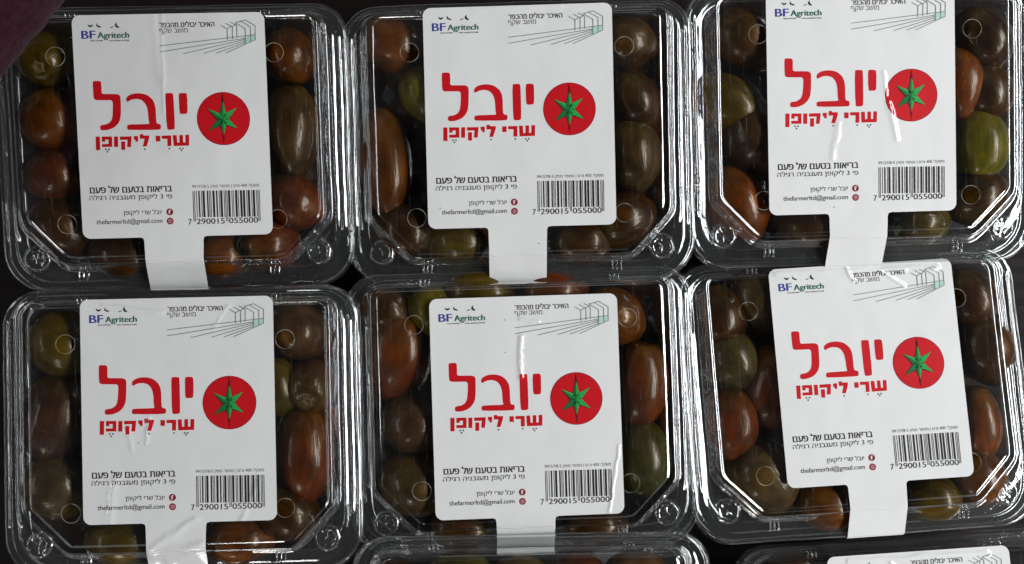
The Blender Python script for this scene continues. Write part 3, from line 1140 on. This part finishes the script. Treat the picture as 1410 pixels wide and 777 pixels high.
# where, size and colour of every tomato that shows between label and rim
T = [
 ('r1a', 66, 84, 40, 37, 200, 'olive', "olive tomato showing its pale round stem scar beside the maroon sleeve", ['stem_scar'], 62),
 ('r1a', 72, 165, 40, 38, 20, 'brown', "brown tomato directly below the olive one with the stem scar"),
 ('r1a', 78, 243, 38, 36, 70, 'maroon', "dim maroon tomato against the left wall of the punnet under the sleeve, third down"),
 ('r1a', 88, 312, 44, 38, 40, 'dark', "dark tomato behind the front left vent of the punnet under the sleeve"),
 ('r1a', 398, 78, 36, 34, 30, 'brown', "brown tomato behind the back right vent of the punnet under the sleeve"),
 ('r1a', 402, 180, 62, 37, 4, (0.075, 0.035, 0.010), "long brown tomato standing upright right of the label on the sleeve punnet"),
 ('r1a', 402, 276, 44, 34, 60, 'red', "reddish brown tomato right of the barcode on the sleeve punnet"),
 ('r1a', 372, 338, 40, 34, 120, 'red', "red brown tomato with a dried green calyx beside the tab of the sleeve punnet", ['calyx'], 40),
 ('r1a', 305, 352, 38, 32, 90, 'brown', "brown tomato just right of the white tab on the sleeve punnet"),
 ('r1a', 168, 352, 42, 32, 80, 'dark', "dark tomato left of the white tab on the sleeve punnet"),
 ('r1b', 540, 62, 46, 36, 70, 'brown', "brown tomato behind the back left vent of the back middle punnet"),
 ('r1b', 582, 130, 36, 30, 20, 'green', "yellow green tomato half under the left edge of the back middle label"),
 ('r1b', 531, 222, 72, 35, 6, 'brown', "long brown tomato left of the slogan on the back middle label"),
 ('r1b', 556, 318, 44, 38, 60, 'dark', "dark tomato behind the front left vent of the back middle punnet"),
 ('r1b', 862, 60, 38, 34, 80, (0.10, 0.045, 0.012), "amber brown tomato behind the back right vent of the back middle punnet"),
 ('r1b', 868, 212, 50, 40, 10, (0.085, 0.045, 0.012), "fat amber tomato right of the tagline on the back middle label"),
 ('r1b', 872, 140, 42, 34, 40, 'dark', "dark tomato between the two amber ones right of the back middle label"),
 ('r1b', 858, 302, 44, 36, 110, 'dark', "dark tomato behind the front right vent of the back middle punnet"),
 ('r1b', 625, 334, 42, 32, 85, 'olive', "olive tomato left of the white tab on the back middle punnet"),
 ('r1b', 800, 334, 42, 32, 95, 'dark', "dark tomato right of the white tab on the back middle punnet"),
 ('r1c', 1024, 58, 50, 40, 60, 'dark', "dark brown tomato behind the back left vent of the glare streaked punnet"),
 ('r1c', 998, 142, 54, 36, 70, 'olive', "olive green tomato lying crosswise left of the glare streaked label"),
 ('r1c', 1036, 190, 54, 42, 28, (0.060, 0.026, 0.010), "dark glossy tomato leaning under the left edge of the glare streaked label"),
 ('r1c', 1012, 280, 50, 40, 30, 'orange', "orange brown tomato behind the front left vent of the glare streaked punnet"),
 ('r1c', 1318, 112, 46, 30, 5, 'orange', "orange tomato half under the right edge of the glare streaked label"),
 ('r1c', 1342, 200, 52, 40, 4, 'green', "bright olive green tomato right of the red emblem on the glare streaked label"),
 ('r1c', 1352, 128, 40, 36, 40, 'dark', "dark tomato in the shade behind the orange one on the glare streaked punnet"),
 ('r1c', 1348, 56, 46, 38, 30, 'dark', "dark brown tomato behind the back right vent of the glare streaked punnet"),
 ('r1c', 1342, 272, 42, 36, 110, 'dark', "dark tomato behind the front right vent of the glare streaked punnet"),
 ('r1c', 1270, 306, 40, 30, 88, (0.13, 0.085, 0.012), "mustard tomato with a dried calyx right of the glare streaked punnet's tab", ['calyx'], 30),
 ('r1c', 1115, 314, 44, 32, 90, 'dark', "dark tomato left of the glare streaked punnet's tab"),
 ('r2a', 88, 474, 46, 42, 50, 'olive', "olive tomato behind the back left vent of the punnet with the glaring tab"),
 ('r2a', 82, 574, 62, 46, -8, (0.070, 0.022, 0.010), "large reddish tomato with a pointed end left of the glaring label"),
 ('r2a', 82, 668, 46, 44, 70, (0.085, 0.052, 0.016), "amber olive tomato behind the front left vent of the punnet with the glaring tab"),
 ('r2a', 408, 456, 42, 38, 70, (0.085, 0.035, 0.011), "brown tomato behind the back right vent of the punnet with the glaring tab"),
 ('r2a', 428, 530, 38, 34, 188, (0.10, 0.036, 0.011), "brown tomato showing its stem scar right of the glaring label", ['stem_scar'], 60),
 ('r2a', 421, 622, 64, 38, 3, 'red', "long red brown tomato upright beside the barcode of the glaring label"),
 ('r2a', 382, 530, 38, 28, 10, 'olive', "sliver of an olive tomato at the right edge of the glaring label"),
 ('r2a', 398, 705, 42, 36, 60, 'dark', "dark brown tomato behind the front right vent of the punnet with the glaring tab"),
 ('r2a', 165, 744, 46, 32, 85, 'olive', "olive green tomato left of the glaring white tab"),
 ('r2a', 330, 742, 44, 32, 90, 'brown', "brown tomato right of the glaring white tab"),
 ('r2b', 548, 486, 62, 46, -6, 'red', "big red brown tomato upright left of the lettering in the central punnet"),
 ('r2b', 594, 428, 36, 32, 30, 'green', "yellow olive tomato at the back left corner of the central label"),
 ('r2b', 530, 425, 36, 30, 60, 'dark', "dark tomato in the back left corner of the central punnet"),
 ('r2b', 566, 582, 42, 40, 60, (0.10, 0.042, 0.013), "round amber brown tomato, middle one left of the central label"),
 ('r2b', 572, 666, 50, 42, 75, (0.10, 0.055, 0.014), "amber olive tomato behind the front left vent of the central punnet"),
 ('r2b', 880, 530, 60, 38, -4, 'red', "long red brown tomato upright right of the central label"),
 ('r2b', 845, 436, 44, 36, 60, 'brown', "brown tomato behind the back right vent of the central punnet"),
 ('r2b', 880, 628, 50, 42, 8, (0.065, 0.060, 0.012), "dark olive tomato right of the barcode in the central punnet"),
 ('r2b', 655, 402, 46, 30, 88, 'olive', "olive tomato peeking out behind the top edge of the central label"),
 ('r2b', 762, 402, 46, 30, 92, 'red', "red tomato peeking out behind the top edge of the central label"),
 ('r2b', 636, 728, 44, 30, 88, 'dark', "dark tomato left of the white tab on the central punnet"),
 ('r2b', 815, 724, 44, 30, 92, 'dark', "dark tomato right of the white tab on the central punnet"),
 ('r2c', 1042, 412, 46, 42, 30, (0.060, 0.032, 0.010), "brown tomato behind the back left vent of the askew punnet"),
 ('r2c', 988, 436, 44, 38, 10, 'dark', "dark tomato in the back left corner of the askew punnet"),
 ('r2c', 1004, 494, 42, 38, 30, (0.085, 0.060, 0.016), "olive brown tomato with a bright glint left of the askew label"),
 ('r2c', 1060, 535, 64, 42, -10, 'red', "long red brown tomato with pointed end under the left edge of the askew label"),
 ('r2c', 1006, 580, 46, 36, 0, 'red', "red brown tomato against the left wall of the askew punnet"),
 ('r2c', 1048, 654, 52, 48, 40, (0.11, 0.060, 0.015), "large amber tomato behind the front left vent of the askew punnet"),
 ('r2c', 1344, 580, 50, 30, 6, 'orange', "orange brown tomato half under the right edge of the askew label"),
 ('r2c', 1352, 480, 46, 38, 20, 'dark', "dark tomato in the shade right of the emblem on the askew label"),
 ('r2c', 1330, 410, 42, 36, 50, 'maroon', "maroon tomato behind the back right vent of the askew punnet"),
 ('r2c', 1340, 655, 40, 36, 60, 'brown', "brown tomato behind the front right vent of the askew punnet"),
 ('r2c', 1138, 694, 48, 34, 82, 'brown', "brown tomato left of the white tab on the askew punnet"),
 ('r2c', 1276, 686, 42, 32, 92, 'olive', "olive tomato right of the white tab on the askew punnet"),
 ('r3b', 540, 806, 42, 34, 85, 'dark', "dark tomato at the left corner of the cut off punnet with no label showing"),
 ('r3b', 632, 796, 48, 34, 92, (0.12, 0.10, 0.014), "yellow olive tomato in the cut off punnet, below the central tab"),
 ('r3b', 716, 800, 40, 34, 80, 'olive', "olive tomato beside the yellow one in the cut off punnet"),
 ('r3b', 792, 798, 44, 34, 95, 'red', "red brown tomato in the cut off punnet with no label showing"),
 ('r3b', 878, 796, 46, 34, 85, (0.14, 0.055, 0.012), "orange brown tomato in the cut off punnet with no label showing"),
 ('r3c', 1098, 806, 46, 38, 60, 'red', "red brown tomato left of the label top in the cut off punnet"),
]
for row in T:
    k, px, py, a, b, ang, col, lab = row[:8]
    add_tomato(k, px, py, a, b, ang, col, lab, row[8] if len(row) > 8 else None, row[9] if len(row) > 9 else trng.uniform(-12, 12))

# the lower layer, glimpsed in the gaps along the sides
for k in ('r1a', 'r1b', 'r1c', 'r2a', 'r2b', 'r2c'):
    org, R = PM[k]
    rg = random.Random(k)
    who = {'r1a': "sleeve punnet", 'r1b': "back middle punnet", 'r1c': "glare streaked punnet", 'r2a': "punnet with the glaring tab", 'r2b': "central punnet", 'r2c': "askew punnet"}[k]
    for (x, y) in ((-158, 110), (-160, 45), (-158, -25), (-150, -95), (158, 112), (160, 42), (158, -30), (150, -98), (-75, -125), (75, -125)):
        p = org + R @ Vector((x + rg.uniform(-8, 8), y + rg.uniform(-12, 12), -103 + rg.uniform(-8, 8)))
        o = bpy.data.objects.new("cherry_tomato", TM[rg.randrange(len(TM))])
        o.location = p * S
        o.rotation_euler = (rg.uniform(-.6, .6), rg.uniform(0, 6), rg.uniform(0, 6))
        b = rg.uniform(33, 38)
        o.scale = (b * S, b * rg.uniform(1.1, 1.4) * S, b * S)
        c = TC[rg.choice(['dark', 'brown', 'maroon', 'olive', 'red'])]
        o.color = (*c, 1)
        COL.objects.link(o)
        tag(o, "dark tomato in the shaded lower layer of the " + who, "tomato", "lower layer tomatoes of the " + who)

# ------------------------------------------------------------------ maroon sleeve over the corner
def build_sleeve():
    V, F = [], []
    nu, nv = 90, 72
    p0, p1 = Vector((-537, 530, 150)), Vector((-851, 145, 150))
    ax = (p1 - p0).normalized()
    side = Vector((-ax.y, ax.x, 0))
    up = Vector((0, 0, 1))
    for j in range(nv + 1):
        t = j / nv
        c = p0.lerp(p1, t) + side * (-16 * math.sin(math.pi * t))
        for i in range(nu):
            a = 2 * math.pi * i / nu
            r = 112 + 10 * math.sin(t * 3.1)
            d = side * math.cos(a) + up * math.sin(a) * 0.85
            q = c + d * r
            n_ = noise.noise(Vector((t * 7, math.cos(a) * 1.2, math.sin(a) * 1.2))) * 5 + noise.noise(q * 0.035) * 3
            fold = 4 * math.exp(-((math.sin(t * 9 + 1.4 * math.cos(a)) - 0.6) / 0.18) ** 2)
            V.append((q + d * (n_ - fold)) * S)
    for j in range(nv):
        for i in range(nu):
            k = (i + 1) % nu
            F.append((j * nu + i, j * nu + k, (j + 1) * nu + k, (j + 1) * nu + i))
    m = simple("maroon fleece", (0.038, 0.008, 0.017), 0.95, 260, 0.35, 0.0018, 0.03)
    o = mesh_obj("sleeve", V, F, m)
    tag(o, "maroon fuzzy fabric sleeve reaching over the corner of a punnet", "sleeve")
build_sleeve()

# ------------------------------------------------------------------ the dark slatted table top below
V, F = [], []
zb = -86.0 * 2.2
n = 240
for i in range(n + 1):
    y = -1500 + 3000 * i / n
    z = zb + 1.5 * (1 if (i // 2) % 2 else -1)
    V += [Vector((-2200, y, z)) * S, Vector((2200, y, z)) * S]
for i in range(n):
    F.append((i * 2, i * 2 + 1, i * 2 + 3, i * 2 + 2))
g = mesh_obj("ground", V, F, simple("dark table", (0.008, 0.004, 0.0035), 0.6, 14, 0.4), None, smooth=False)
tag(g, "dark ridged table top under the punnets", "table top", kind='structure')
